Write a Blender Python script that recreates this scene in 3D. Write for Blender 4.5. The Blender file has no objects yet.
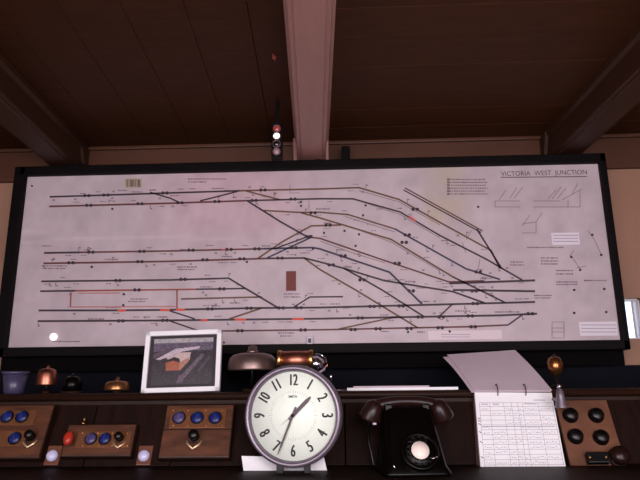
import bpy, bmesh, math, random
import numpy as np
from mathutils import Vector, Matrix
random.seed(7)
rs = np.random.RandomState(11)
C = bpy.context.scene.collection
PI = math.pi
EYE = 1.60

# ------------------------------------------------------------------ camera
PITCH, YAW, ROLL, FPX = math.radians(13.92), math.radians(-2.11), math.radians(-0.563), 600.0
def basis(p, y, r):
    f = Vector((math.sin(y)*math.cos(p), math.cos(y)*math.cos(p), math.sin(p)))
    rt = Vector((math.cos(y), -math.sin(y), 0)); up = rt.cross(f)
    return rt*math.cos(r)+up*math.sin(r), -rt*math.sin(r)+up*math.cos(r), f
RT, UP, FW = basis(PITCH, YAW, ROLL)
cam = bpy.data.objects.new('camera', bpy.data.cameras.new('camera')); C.objects.link(cam)
cam.matrix_world = Matrix(((RT.x, UP.x, -FW.x, 0), (RT.y, UP.y, -FW.y, 0), (RT.z, UP.z, -FW.z, EYE), (0, 0, 0, 1)))
cam.data.sensor_width = 36; cam.data.lens = FPX/640*36; cam.data.clip_start = 0.02
bpy.context.scene.camera = cam

# ------------------------------------------------------------------ world, exposure, lights
vs = bpy.context.scene.view_settings
vs.view_transform = 'Standard'; vs.look = 'None'; vs.gamma = 1; vs.use_curve_mapping = False
vs.exposure = 0.0
world = bpy.data.worlds.new('sky'); bpy.context.scene.world = world; world.use_nodes = True
bg = world.node_tree.nodes['Background']; bg.inputs[0].default_value = (0.72, 0.80, 1.0, 1); bg.inputs[1].default_value = 2.6
def area(name, loc, target, sx, sy, energy, color):
    l = bpy.data.lights.new(name, 'AREA'); l.shape = 'RECTANGLE'; l.size = sx; l.size_y = sy
    l.energy = energy; l.color = color
    o = bpy.data.objects.new(name, l); C.objects.link(o); o.location = loc
    o.rotation_euler = (Vector(target)-Vector(loc)).to_track_quat('-Z', 'Y').to_euler()
    return o
# daylight entering by the two windows of the wall behind the camera
area('window_daylight', (-1.15, -1.26, 1.75), (-1.15, 2, 1.75), 1.5, 1.2, 41, (1.0, 0.86, 0.88))
area('window_daylight', (1.15, -1.26, 1.75), (1.15, 2, 1.75), 1.5, 1.2, 41, (1.0, 0.86, 0.88))

# added fill light just behind the camera, for the falloff towards the wall
area('added_fill', (0.15, -0.25, 1.85), (0.1, 2.0, 2.1), 0.35, 0.35, 13, (1.0, 0.88, 0.84))

# ------------------------------------------------------------------ picking points on real planes
def ray(px, py): return (RT*(px-320)/FPX - UP*(py-240)/FPX + FW)
def at(px, py, Y):
    d = ray(px, py); return Vector((0, 0, EYE)) + d*(Y/d.y)
def atz(px, py, Z):
    d = ray(px, py); return Vector((0, 0, EYE)) + d*((Z-EYE)/d.z)

# ------------------------------------------------------------------ materials
def lin(c):
    c = c/255.0
    return c/12.92 if c <= 0.04045 else ((c+0.055)/1.055)**2.4
def rgb(r, g, b): return (lin(r), lin(g), lin(b), 1)
MATS = {}
def mat(name, col, rough=0.5, metal=0.0, var=0.0, scale=20.0, stretch=(1, 1, 1), bump=0.0, spec=0.5, col2=None, emit=None, trans=0.0, coat=0.0):
    if name in MATS: return MATS[name]
    m = bpy.data.materials.new(name); m.use_nodes = True
    nt = m.node_tree; b = nt.nodes['Principled BSDF']
    b.inputs['Base Color'].default_value = col; b.inputs['Roughness'].default_value = rough
    b.inputs['Metallic'].default_value = metal; b.inputs['Specular IOR Level'].default_value = spec
    b.inputs['Transmission Weight'].default_value = trans; b.inputs['Coat Weight'].default_value = coat
    if emit: b.inputs['Emission Color'].default_value = emit[0]; b.inputs['Emission Strength'].default_value = emit[1]
    if var or bump or col2:
        tc = nt.nodes.new('ShaderNodeTexCoord'); mp = nt.nodes.new('ShaderNodeMapping')
        mp.inputs['Scale'].default_value = stretch
        nz = nt.nodes.new('ShaderNodeTexNoise'); nz.inputs['Scale'].default_value = scale
        nz.inputs['Detail'].default_value = 5; nz.inputs['Roughness'].default_value = 0.6
        nt.links.new(tc.outputs['Object'], mp.inputs[0]); nt.links.new(mp.outputs[0], nz.inputs['Vector'])
        if var or col2:
            cr = nt.nodes.new('ShaderNodeValToRGB')
            c2 = col2 if col2 else tuple(min(1, x*(1+var)) for x in col[:3])+(1,)
            c1 = col if col2 else tuple(x*(1-var) for x in col[:3])+(1,)
            cr.color_ramp.elements[0].color = c1; cr.color_ramp.elements[1].color = c2
            cr.color_ramp.elements[0].position = 0.32; cr.color_ramp.elements[1].position = 0.68
            nt.links.new(nz.outputs['Fac'], cr.inputs[0]); nt.links.new(cr.outputs[0], b.inputs['Base Color'])
        if bump:
            bp = nt.nodes.new('ShaderNodeBump'); bp.inputs['Strength'].default_value = bump; bp.inputs['Distance'].default_value = 0.004
            nt.links.new(nz.outputs['Fac'], bp.inputs['Height']); nt.links.new(bp.outputs[0], b.inputs['Normal'])
    MATS[name] = m
    return m
def vcol_mat(name, rough=0.6, spec=0.3):
    m = bpy.data.materials.new(name); m.use_nodes = True; nt = m.node_tree; b = nt.nodes['Principled BSDF']
    a = nt.nodes.new('ShaderNodeVertexColor'); a.layer_name = 'print'
    nz = nt.nodes.new('ShaderNodeTexNoise'); nz.inputs['Scale'].default_value = 260; nz.inputs['Detail'].default_value = 3
    tc = nt.nodes.new('ShaderNodeTexCoord'); nt.links.new(tc.outputs['Object'], nz.inputs['Vector'])
    mr = nt.nodes.new('ShaderNodeMapRange'); mr.inputs['To Min'].default_value = 0.9; mr.inputs['To Max'].default_value = 1.1
    nt.links.new(nz.outputs['Fac'], mr.inputs['Value'])
    mx = nt.nodes.new('ShaderNodeVectorMath'); mx.operation = 'SCALE'
    nt.links.new(a.outputs['Color'], mx.inputs[0]); nt.links.new(mr.outputs[0], mx.inputs['Scale'])
    nt.links.new(mx.outputs[0], b.inputs['Base Color'])
    b.inputs['Roughness'].default_value = rough; b.inputs['Specular IOR Level'].default_value = spec
    return m

M_ceil = mat('brown ceiling paint', rgb(62, 33, 17), 0.55, spec=.15, var=0.16, scale=9, stretch=(1, 5, 1), bump=0.25)
M_ceilx = mat('brown ceiling paint across', rgb(66, 36, 18), 0.55, spec=.15, var=0.16, scale=9, stretch=(1, 6, 1), bump=0.25)
M_beam = mat('brown beam paint', rgb(56, 33, 22), 0.5, spec=.25, var=0.12, scale=8, stretch=(6, 1, 6), bump=0.15)
M_beampink = mat('pale pink beam tone', rgb(164, 120, 112), 0.35, var=0.07, scale=8, stretch=(6, 1, 6), bump=0.15)  # centre beam, paler and pinker than the other beams
M_trim = mat('cornice paint', rgb(76, 46, 31), 0.5, spec=.3, var=0.1, scale=6, bump=0.1)
M_wall = mat('beige wall paint', rgb(148, 110, 90), 0.6, var=0.05, scale=5, bump=0.1)
M_dado = mat('shade-darkened blue grey dado', rgb(16, 17, 25), 0.7, spec=.05, var=0.12, scale=6, bump=0.1)  # blue grey, with the deep shadow below the diagram put into the colour
M_black = mat('black frame paint', rgb(8, 4, 5), 0.6, var=0.2, scale=14, spec=.1)
M_blackm = mat('black board', rgb(7, 5, 6), 0.8, var=0.2, scale=14, spec=.06)
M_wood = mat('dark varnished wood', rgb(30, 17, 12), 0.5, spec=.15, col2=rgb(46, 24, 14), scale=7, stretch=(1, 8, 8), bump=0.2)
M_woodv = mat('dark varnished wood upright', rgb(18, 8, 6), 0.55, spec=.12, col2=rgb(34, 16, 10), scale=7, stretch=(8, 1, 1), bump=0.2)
M_inst = mat('walnut instrument wood', rgb(54, 31, 20), 0.4, col2=rgb(100, 60, 40), scale=10, stretch=(1, 5, 1), bump=0.15)
M_instb = mat('pinkish tan instrument plate', rgb(84, 52, 38), 0.4, col2=rgb(116, 76, 56), scale=12, bump=0.1)
M_brass = mat('brass', rgb(205, 160, 100), 0.28, 1.0, var=0.1, scale=30)
M_brassd = mat('dull brass plate', rgb(128, 82, 54), 0.45, 0.6, var=0.15, scale=24)
M_copper = mat('copper', rgb(176, 112, 92), 0.38, 1.0, var=0.12, scale=30)
M_bronze = mat('grey bronze gong', rgb(128, 108, 104), 0.38, 0.8, var=0.12, scale=18)
M_chrome = mat('chrome', rgb(220, 215, 225), 0.15, 1.0)
M_silver = mat('silver bezel paint', rgb(122, 112, 124), 0.35, 0.55, var=0.05, scale=20)
M_bake = mat('black bakelite', rgb(5, 3, 3), 0.3, spec=0.15)
M_bakeb = mat('brown bakelite', rgb(34, 17, 15), 0.3, spec=.25, var=0.15, scale=12)
M_knob = mat('black knob', rgb(8, 7, 8), 0.35, spec=.35)
M_blue = mat('blue dial enamel', rgb(24, 36, 104), 0.3, var=0.25, scale=60)
M_bluel = mat('blue grey dial enamel', rgb(70, 62, 108), 0.3, var=0.25, scale=60)
M_red = mat('red orange enamel', rgb(168, 44, 30), 0.35, var=0.1, scale=40)
M_paper = mat('white paper', rgb(238, 238, 242), 0.7, var=0.02, scale=30)
M_paper2 = mat('greyish lilac paper', rgb(205, 188, 200), 0.75, var=0.03, scale=18)
M_face = mat('clock face paper', rgb(236, 246, 234), 0.5, var=0.02, scale=12)
M_ink = mat('black ink', rgb(20, 14, 20), 0.6)
M_glass = mat('glass', (0.9, 0.93, 1, 1), 0.03, trans=1.0)
M_porc = mat('lilac white porcelain', rgb(200, 198, 232), 0.2)
M_tan = mat('stained tan paper', rgb(176, 160, 140), 0.7, var=0.08, scale=30)
M_floor = mat('brown linoleum', rgb(50, 34, 28), 0.5, var=0.15, scale=4)

# ------------------------------------------------------------------ mesh builder
class MB:
    def __init__(s): s.v = []; s.f = []; s.sm = []
    def add(s, vs_, fs, M=None, smooth=False):
        n = len(s.v)
        for p in vs_:
            p = Vector(p); s.v.append(tuple(M @ p) if M is not None else tuple(p))
        for f in fs: s.f.append(tuple(i+n for i in f)); s.sm.append(smooth)
        return s
    def box(s, x0, x1, y0, y1, z0, z1, M=None, bev=0.0):
        bm = bmesh.new(); bmesh.ops.create_cube(bm, size=1)
        for v in bm.verts:
            v.co = Vector(((x0+x1)/2+v.co.x*(x1-x0), (y0+y1)/2+v.co.y*(y1-y0), (z0+z1)/2+v.co.z*(z1-z0)))
        if bev: bmesh.ops.bevel(bm, geom=bm.edges[:], offset=bev, segments=2, affect='EDGES', profile=0.6)
        bm.verts.ensure_lookup_table()
        s.add([v.co.copy() for v in bm.verts], [[v.index for v in f.verts] for f in bm.faces], M); bm.free(); return s
    def lathe(s, prof, n=32, M=None, smooth=True):   # prof: (radius, height) round +Z
        vs_, fs = [], []
        for r, h in prof:
            for k in range(n):
                a = 2*PI*k/n; vs_.append((r*math.cos(a), r*math.sin(a), h))
        m = len(prof)
        for i in range(m-1):
            for k in range(n):
                fs.append((i*n+k, i*n+(k+1) % n, (i+1)*n+(k+1) % n, (i+1)*n+k))
        if prof[0][0] > 1e-5: fs.append(tuple(reversed(range(n))))
        if prof[-1][0] > 1e-5: fs.append(tuple((m-1)*n+k for k in range(n)))
        return s.add(vs_, fs, M, smooth)
    def tube(s, pts, r, n=10, M=None):
        pts = [Vector(p) for p in pts]; rr = r if isinstance(r, (list, tuple)) else [r]*len(pts)
        vs_, fs = [], []; nrm = None
        for i, p in enumerate(pts):
            t = (pts[min(i+1, len(pts)-1)]-pts[max(i-1, 0)]).normalized()
            if nrm is None:
                nrm = t.orthogonal().normalized()
            nrm = (nrm-t*nrm.dot(t)).normalized(); b = t.cross(nrm)
            for k in range(n):
                a = 2*PI*k/n; vs_.append(p+(nrm*math.cos(a)+b*math.sin(a))*rr[i])
        for i in range(len(pts)-1):
            for k in range(n): fs.append((i*n+k, i*n+(k+1) % n, (i+1)*n+(k+1) % n, (i+1)*n+k))
        fs.append(tuple(reversed(range(n)))); fs.append(tuple((len(pts)-1)*n+k for k in range(n)))
        return s.add(vs_, fs, M, True)
    def prism(s, poly, h0, h1, M=None):               # poly in xy, extruded in z
        n = len(poly)
        vs_ = [(x, y, h0) for x, y in poly]+[(x, y, h1) for x, y in poly]
        fs = [tuple(reversed(range(n))), tuple(range(n, 2*n))]+[(i, (i+1) % n, n+(i+1) % n, n+i) for i in range(n)]
        return s.add(vs_, fs, M)
    def loft(s, loops, M=None, smooth=True):
        n = len(loops[0]); vs_ = [p for l in loops for p in l]; fs = []
        for i in range(len(loops)-1):
            for k in range(n): fs.append((i*n+k, i*n+(k+1) % n, (i+1)*n+(k+1) % n, (i+1)*n+k))
        fs.append(tuple(reversed(range(n)))); fs.append(tuple((len(loops)-1)*n+k for k in range(n)))
        return s.add(vs_, fs, M, smooth)
    def build(s, name, m, parent=None, kind=None, label=None, recalc=True):
        me = bpy.data.meshes.new(name); me.from_pydata(s.v, [], s.f)
        me.polygons.foreach_set('use_smooth', s.sm)
        if recalc:
            bm = bmesh.new(); bm.from_mesh(me); bmesh.ops.recalc_face_normals(bm, faces=bm.faces[:]); bm.to_mesh(me); bm.free()
        me.materials.append(m)
        o = bpy.data.objects.new(name, me); C.objects.link(o)
        if parent is not None: o.parent = parent
        if kind: o['kind'] = kind
        if label: o['label'] = label
        return o
def rot(ax, deg): return Matrix.Rotation(math.radians(deg), 4, ax)
def tr(x, y, z): return Matrix.Translation((x, y, z))
TOFRONT = rot('X', 90)        # local +Z looks towards -Y (the camera side), local Y stays up
def thing(name, label, cat, M=None, group=None):
    o = bpy.data.objects.new(name, None); C.objects.link(o); o.empty_display_size = 0.05
    if M is not None: o.matrix_world = M
    o['label'] = label; o['category'] = cat
    if group: o['group'] = group
    return o
def tag(o, label, cat, group=None):
    o['label'] = label; o['category'] = cat
    if group: o['group'] = group
    return o
def text_mb(txt, size, M, sx=1.0, ext=0.0004, bold=0.0, align='CENTER'):
    cu = bpy.data.curves.new('t', 'FONT'); cu.body = txt; cu.size = size; cu.extrude = ext; cu.offset = bold
    cu.align_x = align; cu.align_y = 'CENTER'; cu.resolution_u = 3
    o = bpy.data.objects.new('t', cu); C.objects.link(o)
    me = bpy.data.meshes.new_from_object(o)
    mb = MB(); S = Matrix.Diagonal((sx, 1, 1, 1))
    mb.add([v.co.copy() for v in me.vertices], [tuple(p.vertices) for p in me.polygons], M @ S)
    bpy.data.objects.remove(o); bpy.data.curves.remove(cu); bpy.data.meshes.remove(me)
    return mb

# ------------------------------------------------------------------ room shell
YW = 2.32
ZC = at(300, 144.5, YW).z
SK = -0.0467                       # the beams run a little askew to the wall
XL, XR, YB = -2.5, 2.5, -1.3
MB().box(XL, XR, YB, YW+.1, -0.05, 0).build('floor', M_floor, kind='structure')
ceil_ = MB().box(XL-.1, XR+.1, YB-.1, YW+.1, ZC+.03, ZC+.13).build('ceiling', M_ceil, kind='structure')
MB().box(XL-.1, XL, YB, YW, 0, ZC+.03).build('wall_left', M_wall, kind='structure')
MB().box(XR, XR+.1, YB, YW, 0, ZC+.03).build('wall_right', M_wall, kind='structure')
wf = MB()
for a in ((XL, -1.95), (-.35, .35), (1.95, XR)): wf.box(a[0], a[1], YB-.1, YB, 0, ZC+.03)
for a in ((-1.95, -.35), (.35, 1.95)):
    wf.box(a[0], a[1], YB-.1, YB, 0, 1.1); wf.box(a[0], a[1], YB-.1, YB, 2.4, ZC+.03)
wf.build('wall_front', M_wall, kind='structure')
M_wframe = mat('white window paint', rgb(214, 208, 204), 0.5)
for i, cx in enumerate((-1.15, 1.15)):
    w = MB()
    for x in (-.8, -.02, .76): w.box(cx+x, cx+x+.04, YB-.09, YB-.04, 1.1, 2.4)
    for z in (1.1, 1.73, 2.36): w.box(cx-.8, cx+.8, YB-.09, YB-.04, z, z+.04)
    wo = w.build('window_%d' % (i+2), M_wframe, kind='structure')
    MB().box(cx-.79, cx+.79, YB-.07, YB-.065, 1.12, 2.38).build('pane', M_glass, wo)

# back wall with a window opening at the right
wx0 = at(617, 318, YW).x; wx1 = wx0+.105
wz1 = at(623, 298, YW).z; wz0 = at(623, 339, YW).z
zd = at(60, 371.5, YW).z            # top of the blue grey dado, seen in the slot under the diagram
wb = MB()
wb.box(XL, wx0, YW, YW+.1, 0, ZC+.03); wb.box(wx1, XR, YW, YW+.1, 0, ZC+.03)
wb.box(wx0, wx1, YW, YW+.1, 0, wz0); wb.box(wx0, wx1, YW, YW+.1, wz1, ZC+.03)
wb.build('wall_back', M_wall, kind='structure')
w = MB(); t_ = .006
w.box(wx0, wx0+t_, YW+.03, YW+.07, wz0, wz1); w.box(wx1-t_, wx1, YW+.03, YW+.07, wz0, wz1)
w.box(wx0, wx1, YW+.03, YW+.07, wz0, wz0+t_); w.box(wx0, wx1, YW+.03, YW+.07, wz1-t_, wz1)
w1 = w.build('window_1', M_wframe, kind='structure')
MB().box(wx0, wx1, YW+.048, YW+.052, wz0, wz1).build('pane', M_glass, w1)
MB().box(XL, XR, YW-.012, YW-.001, 0, zd).build('trim_2', M_dado, kind='structure')
zc0 = at(312, 176.5, YW).z
cor = MB().box(XL, XR, YW-.022, YW-.001, zc0, ZC-.001, bev=.003).build('trim_1', M_trim, kind='structure')
MB().box(XL, XR, YW-.036, YW-.020, ZC-.016, ZC-.001, bev=.004).build('bead', M_trim, cor)

# ceiling planks and beams
def skx(x, y): return x + SK*(y-YW)
bc = at(312, 180, YW).x; BS = (at(555, 170, YW).x-at(70, 182, YW).x)/2
beams = [bc-2*BS, bc-BS, bc, bc+BS, bc+2*BS]
BW, BD = 0.112, 0.117
PT = .014
def plank(x0a, x1a, y0, y1, m, skew=True):
    g = .0003; dz = random.uniform(0, .0016)
    f = (lambda x, y: skx(x, y)) if skew else (lambda x, y: x)
    z0, z1 = ZC+dz, ZC+.028; c = .0016
    def ring(i, z): return [(f(x0a+g+i, y0)+0, y0+g+i, z), (f(x1a-g-i, y0), y0+g+i, z), (f(x1a-g-i, y1), y1-g-i, z), (f(x0a+g+i, y1), y1-g-i, z)]
    mb = MB().loft([ring(c, z0), ring(0, z0+c), ring(0, z1)], smooth=False)
    mb.build('plank', m, ceil_)
for b in range(-1, len(beams)):
    xa = beams[b] if b >= 0 else XL-.0; xb = beams[b+1] if b+1 < len(beams) else XR
    across = (b >= 2)
    if not across:
        n = max(1, round((xb-xa)/.158))
        for k in range(n):
            x0, x1 = xa+(xb-xa)*k/n, xa+(xb-xa)*(k+1)/n
            for (ya, yb2) in ((YB, 0.2), (0.2, YW)): plank(x0, x1, ya, yb2, M_ceil)
    else:
        y = YW; 
        while y > YB+.1:
            plank(xa, xb, y-.152, y, M_ceilx); y -= .152
def beam(x, m, label=None):
    w2, c = BW/2, .012
    prof = [(-w2-.012, ZC-.001), (-w2-.012, ZC-.022), (-w2, ZC-.030), (-w2, ZC-BD+c), (-w2+.004, ZC-BD+.006), (-w2+.014, ZC-BD+.006), (-w2+.018, ZC-BD),
            (w2-.018, ZC-BD), (w2-.014, ZC-BD+.006), (w2-.004, ZC-BD+.006), (w2, ZC-BD+c), (w2, ZC-.030), (w2+.012, ZC-.022), (w2+.012, ZC-.001)]
    mb = MB().loft([[(skx(x, yy)+px, yy, pz) for px, pz in prof] for yy in (YB+.01, YW-.001)], smooth=False)
    o = mb.build('beam', m, ceil_, label=label)
    for s in (-1, 1):      # small corbel cheeks where the beam meets the wall
        g = MB().loft([[(x+s*(w2+d)+e, yy, zz) for (yy, zz) in ((YW-.023, ZC-.01), (YW-.023, ZC-.13), (YW-.045, ZC-.12), (YW-.09, ZC-.03), (YW-.09, ZC-.01))]
                       for d, e in ((0.0, 0), (.014, 0))], smooth=False)
        g.build('corbel', m, o)
for i, x in enumerate(beams): beam(x, M_beampink if i == 2 else M_beam, 'pale pink beam' if i == 2 else None)
ps = atz(274, 57, ZC)  # orange lamp reflection on the ceiling, modelled as a coloured patch
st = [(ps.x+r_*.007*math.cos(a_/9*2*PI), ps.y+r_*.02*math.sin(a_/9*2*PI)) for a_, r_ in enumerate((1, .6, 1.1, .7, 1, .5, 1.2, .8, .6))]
MB().prism(st, ZC-.0012, ZC+.002).build('painted_glow', mat('painted orange reflection', rgb(170, 78, 48), .5, var=.3, scale=60), ceil_, label='small painted orange reflection')
# ------------------------------------------------------------------ track diagram panel
YP = 2.2
PX0, PX1, PZ0, PZ1 = -1.237, 0.9855, EYE+.1576, EYE+.8249
panel = thing('track_diagram', 'long white railway track diagram in a black frame high on the wall', 'diagram', tr((PX0+PX1)/2, YP, PZ0))
def lp(px, py):
    p = at(px, py, YP); return (p.x-(PX0+PX1)/2, p.z-PZ0)
hw, hh = (PX1-PX0)/2, PZ1-PZ0
# paper: a real sheet whose faded, stained print is stored in the mesh
def sheet(name, parent, w0, w1, h0, h1, y, nx, ny, fn, m, thick=.004, M=None):
    me = bpy.data.meshes.new(name); V = []; F = []
    for j in range(ny+1):
        for i in range(nx+1): V.append(Vector((w0+(w1-w0)*i/nx, y, h0+(h1-h0)*j/ny)))
    for j in range(ny):
        for i in range(nx): a = j*(nx+1)+i; F.append((a, a+1, a+nx+2, a+nx+1))
    n = len(V)
    V += [Vector((w0, y+thick, h0)), Vector((w1, y+thick, h0)), Vector((w1, y+thick, h1)), Vector((w0, y+thick, h1))]
    F.append((n, n+3, n+2, n+1))
    if M is not None: V = [M @ v for v in V]
    me.from_pydata([tuple(v) for v in V], [], F)
    at_ = me.color_attributes.new('print', 'FLOAT_COLOR', 'POINT')
    for k in range(len(V)):
        kk = min(k, n-1); i, j = kk % (nx+1), kk//(nx+1)
        c = fn(i/nx, j/ny); at_.data[k].color = (lin(c[0]), lin(c[1]), lin(c[2]), 1)
    me.materials.append(m); o = bpy.data.objects.new(name, me); C.objects.link(o); o.parent = parent
    return o
M_print = vcol_mat('diagram paper', 0.45, 0.4)
gn = rs.rand(14, 40)
def vnoise(u, v, g=gn):
    h, w_ = g.shape; x, y = u*(w_-1), v*(h-1); i, j = min(int(x), w_-2), min(int(y), h-2); a, b = x-i, y-j
    a = a*a*(3-2*a); b = b*b*(3-2*b)
    return (g[j, i]*(1-a)+g[j, i+1]*a)*(1-b)+(g[j+1, i]*(1-a)+g[j+1, i+1]*a)*b
def sm(e0, e1, x):
    t = max(0, min(1, (x-e0)/(e1-e0))); return t*t*(3-2*t)
def paper_col(u, v):
    c = np.array([184., 169., 176.]); n = vnoise(u, v)-.5; n2 = vnoise((u*3.1) % 1, (v*2.3) % 1)-.5
    c = c + n*14 + n2*8
    c = c + np.array([6, -4, -2])*sm(.15, .35, u)*(1-sm(.4, .55, u))*sm(.5, .7, v)     # pinkish blush
    st = sm(.695, .71, u)*(1-sm(.75, .79, u))*sm(.62, .72, v)*(.7+n)                       # old tan stain behind the legend
    c = c*(1-.6*st)+np.array([172, 158, 134])*.6*st
    st2 = (1-sm(.0, .03, abs(v-.66)))*(1-sm(.03, .06, abs(u-.0)))
    c = c + np.array([10, 10, 10])*st2
    cr = (1-sm(0, .012, abs(v-.60-.02*math.sin(u*9))))*(1-sm(.3, .5, u))                   # pale crease of the joined sheet
    return c + 9*cr
sheet('diagram_sheet', panel, -hw, hw, 0, hh, 0, 200, 60, paper_col, M_print)
MB().box(-hw-.01, hw+.01, .006, .03, -.01, hh+.01).build('backing_board', M_blackm, panel)
FT, FS, FB = .037, .024, .034
MB().box(-hw-FS, hw+FS, -.022, .03, hh, hh+FT, bev=.004).build('frame_rail', M_black, panel)
MB().box(-hw-FS, hw+FS, -.022, .03, -FB, 0, bev=.004).build('frame_rail', M_black, panel)
FL = .044
MB().box(-hw-FL, -hw, -.022, .03, -FB, hh+FT, bev=.004).build('frame_stile', M_black, panel)
MB().box(hw, hw+FS, -.022, .03, -FB, hh+FT, bev=.004).build('frame_stile', M_black, panel)
# dark board the diagram stands on, against the wall
zb = at(60, 371.5, YP+.06).z
MB().box(-hw-FL, hw+FS, .04, .085, zb-PZ0, -FB+.02).build('support_board', M_blackm, panel)
# hanging brackets above the top rail
def bracket(px, w_):
    x, _ = lp(px, 160)
    MB().box(x-w_/2, x+w_/2, .0, .02, hh+FT-.002, hh+FT+.062, bev=.003).box(x-w_/2-.01, x+w_/2+.01, .0, .10, hh+FT-.002, hh+FT+.006).build('hanging_bracket', M_black, panel)
bracket(346, .034)
xk, _ = lp(318, 157)
MB().lathe([(.0, .0), (.016, .004), (.018, .018), (.012, .03), (0, .034)], 16, tr(xk, .01, hh+FT-.004)).build('fixing_knob', M_black, panel)
xk, _ = lp(74, 160)
MB().prism([(-.05, 0), (.06, 0), (.03, .026), (.0, .012), (-.03, .03)], -.01, .01, tr(xk, .01, hh+FT-.003) @ rot('X', 90)).build('hanging_bracket', M_black, panel)

inks = {'k': rgb(52, 34, 48), 'b': rgb(98, 66, 46), 'r': rgb(142, 66, 54), 'g': rgb(132, 112, 120), 'n': rgb(50, 42, 70), 'm': rgb(92, 44, 44), 'o': rgb(204, 74, 54), 'f': rgb(176, 120, 118)}
M_line = {k: mat('track ink '+k, c, 0.6) for k, c in inks.items()}
def strip(mb, pts, w_, d=.0012, off=0.0):
    P = [Vector(lp(*p)) for p in pts]; w2 = w_*1.1/2*.0037
    Ls = []
    for i, p in enumerate(P):
        a = (P[i]-P[i-1]).normalized() if i else (P[1]-P[0]).normalized()
        b = (P[i+1]-P[i]).normalized() if i < len(P)-1 else a
        n = Vector((-(a+b).y, (a+b).x)).normalized()
        q = p + n*off*.0037
        Ls.append([(q.x+n.x*w2, -.0002, q.y+n.y*w2), (q.x+n.x*w2, -d, q.y+n.y*w2), (q.x-n.x*w2, -d, q.y-n.y*w2), (q.x-n.x*w2, -.0002, q.y-n.y*w2)])
    mb.loft(Ls, smooth=False)
T = [
 ('k', 1.7, [(49.7, 196.9), (110, 195), (170, 193), (240, 190.8)]), ('b', 1.6, [(240, 190.8), (320, 189), (359, 187.7), (399, 199.5), (440, 222.5), (491, 250.5), (500, 268.7)]),
 ('m', 1.7, [(49.3, 206.5), (170, 203.3), (247, 200.7)]), ('k', 1.6, [(247, 200.7), (320, 198.8), (353, 198.9), (400, 212), (440, 235.6), (486.7, 259.5), (522, 280)]),
 ('k', 1.5, [(150, 192.3), (170, 198.2), (180, 202.8)]), ('k', 1.5, [(200, 201), (237.5, 191.5)]), ('b', 1.5, [(246, 191), (281, 200)]),
 ('k', 1.7, [(247.5, 201), (280, 221.5), (307.5, 237)]),
 ('b', 1.5, [(262.5, 210.5), (300, 212.5), (320, 212.3), (348, 214.6), (395, 229)]), ('n', 1.6, [(395, 229), (440, 254.4), (466, 268.8), (500, 279.5)]),
 ('b', 1.6, [(301, 212.8), (320, 218), (391, 239.4), (453, 277)]), ('k', 1.6, [(453, 277), (505, 302.5)]),
 ('b', 1.6, [(257.5, 258.75), (282, 242), (311, 226), (341, 225)]), ('n', 1.5, [(267, 258), (311, 237.5)]), ('k', 1.4, [(274, 249), (311, 235.5)]),
 ('m', 1.5, [(307, 237), (320, 238.4), (380, 259), (449, 282), (484, 280.8)]), ('k', 1.9, [(449, 283.5), (535, 280.4)]),
 ('k', 1.8, [(44.2, 253), (80, 252.4)]), ('m', 1.6, [(80, 252.4), (170, 251), (264, 248.75)]), ('n', 1.8, [(264, 248.75), (312.5, 247.6), (320, 249), (389.4, 272.2), (422, 304)]),
 ('m', 1.7, [(43.6, 263.4), (170, 261.4), (267, 258.5)]), ('k', 1.7, [(267, 258.5), (304, 258), (320, 262), (344, 268.4), (384, 280.6), (453, 291.7), (484.6, 303)]),
 ('k', 1.6, [(344, 268.4), (359.4, 277), (382, 290), (424, 316.7)]), ('b', 1.6, [(304, 258), (320, 269.6), (355.6, 290), (418, 328)]),
 ('k', 1.9, [(453, 290), (535, 291.3)]),
 ('k', 1.7, [(41.4, 281.4), (170, 280), (228.75, 278.25), (246, 288.75), (277.5, 307.5)]),
 ('k', 1.7, [(40.3, 291.25), (75, 290.8)]), ('r', 1.5, [(75, 290.8), (170, 289.7), (196, 289.3)]), ('k', 1.5, [(196, 289.3), (246, 288.5)]),
 ('b', 1.5, [(181, 299), (262, 297)]), ('k', 1.4, [(294, 307), (310, 297), (343, 296.7)]),
 ('k', 1.8, [(38.75, 310.5), (110, 310.4), (160, 310), (260, 308), (320, 307.6), (500, 303), (535, 302)]),
 ('k', 1.8, [(37.7, 321.2), (160, 320.5), (320, 318.7), (500, 315.4), (537, 313.7)]),
 ('m', 1.5, [(222.5, 331), (320, 329.8), (470, 326.7), (508, 325)]), ('n', 1.4, [(508, 325), (522.5, 314.6)]),
 ('k', 1.4, [(169, 310.5), (195, 319)]), ('k', 1.4, [(170, 321), (205, 333)]), ('b', 1.6, [(229, 319), (262, 308)]),
 ('b', 1.4, [(339, 329), (397, 316.7)]), ('k', 1.4, [(439, 316.7), (452.5, 304)]),
 ('b', 1.3, [(405, 188), (482.5, 231)]), ('k', 1.2, [(403.5, 190), (481, 232.5)]), ('k', 1.6, [(476.7, 229), (501.7, 268.75)]),
 ('r', 1.2, [(71, 292.3), (70.5, 307)]), ('f', 1.2, [(70.5, 307), (176, 306.5)]), ('r', 1.3, [(177, 290), (177, 309)]), ('f', 1.1, [(78, 293.3), (120, 293)]),
 ('g', .8, [(485, 334), (500, 333)]),
]
for c, w_, pts in T:
    mb = MB(); strip(mb, pts, w_); mb.build('track_line', M_line[c], panel)
dim = MB()
for pts in ([(359, 190.5), (399, 202), (440, 225)], [(362, 202), (400, 214.5), (440, 238)], [(345, 216.5), (395, 232)], [(353, 228), (391, 242), (440, 271)], [(320, 241), (350, 252), (385, 263)],
            [(462, 205+37), (466, 263-10)], [(300, 193), (290, 193), (290, 185)], [(309, 201), (309, 210)], [(466, 240), (471, 231)], [(478, 270), (480, 259)]):
    strip(dim, pts, .7, .0009)
dim.build('auxiliary_line', M_line['g'], panel, kind='stuff')
red = MB()
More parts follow.
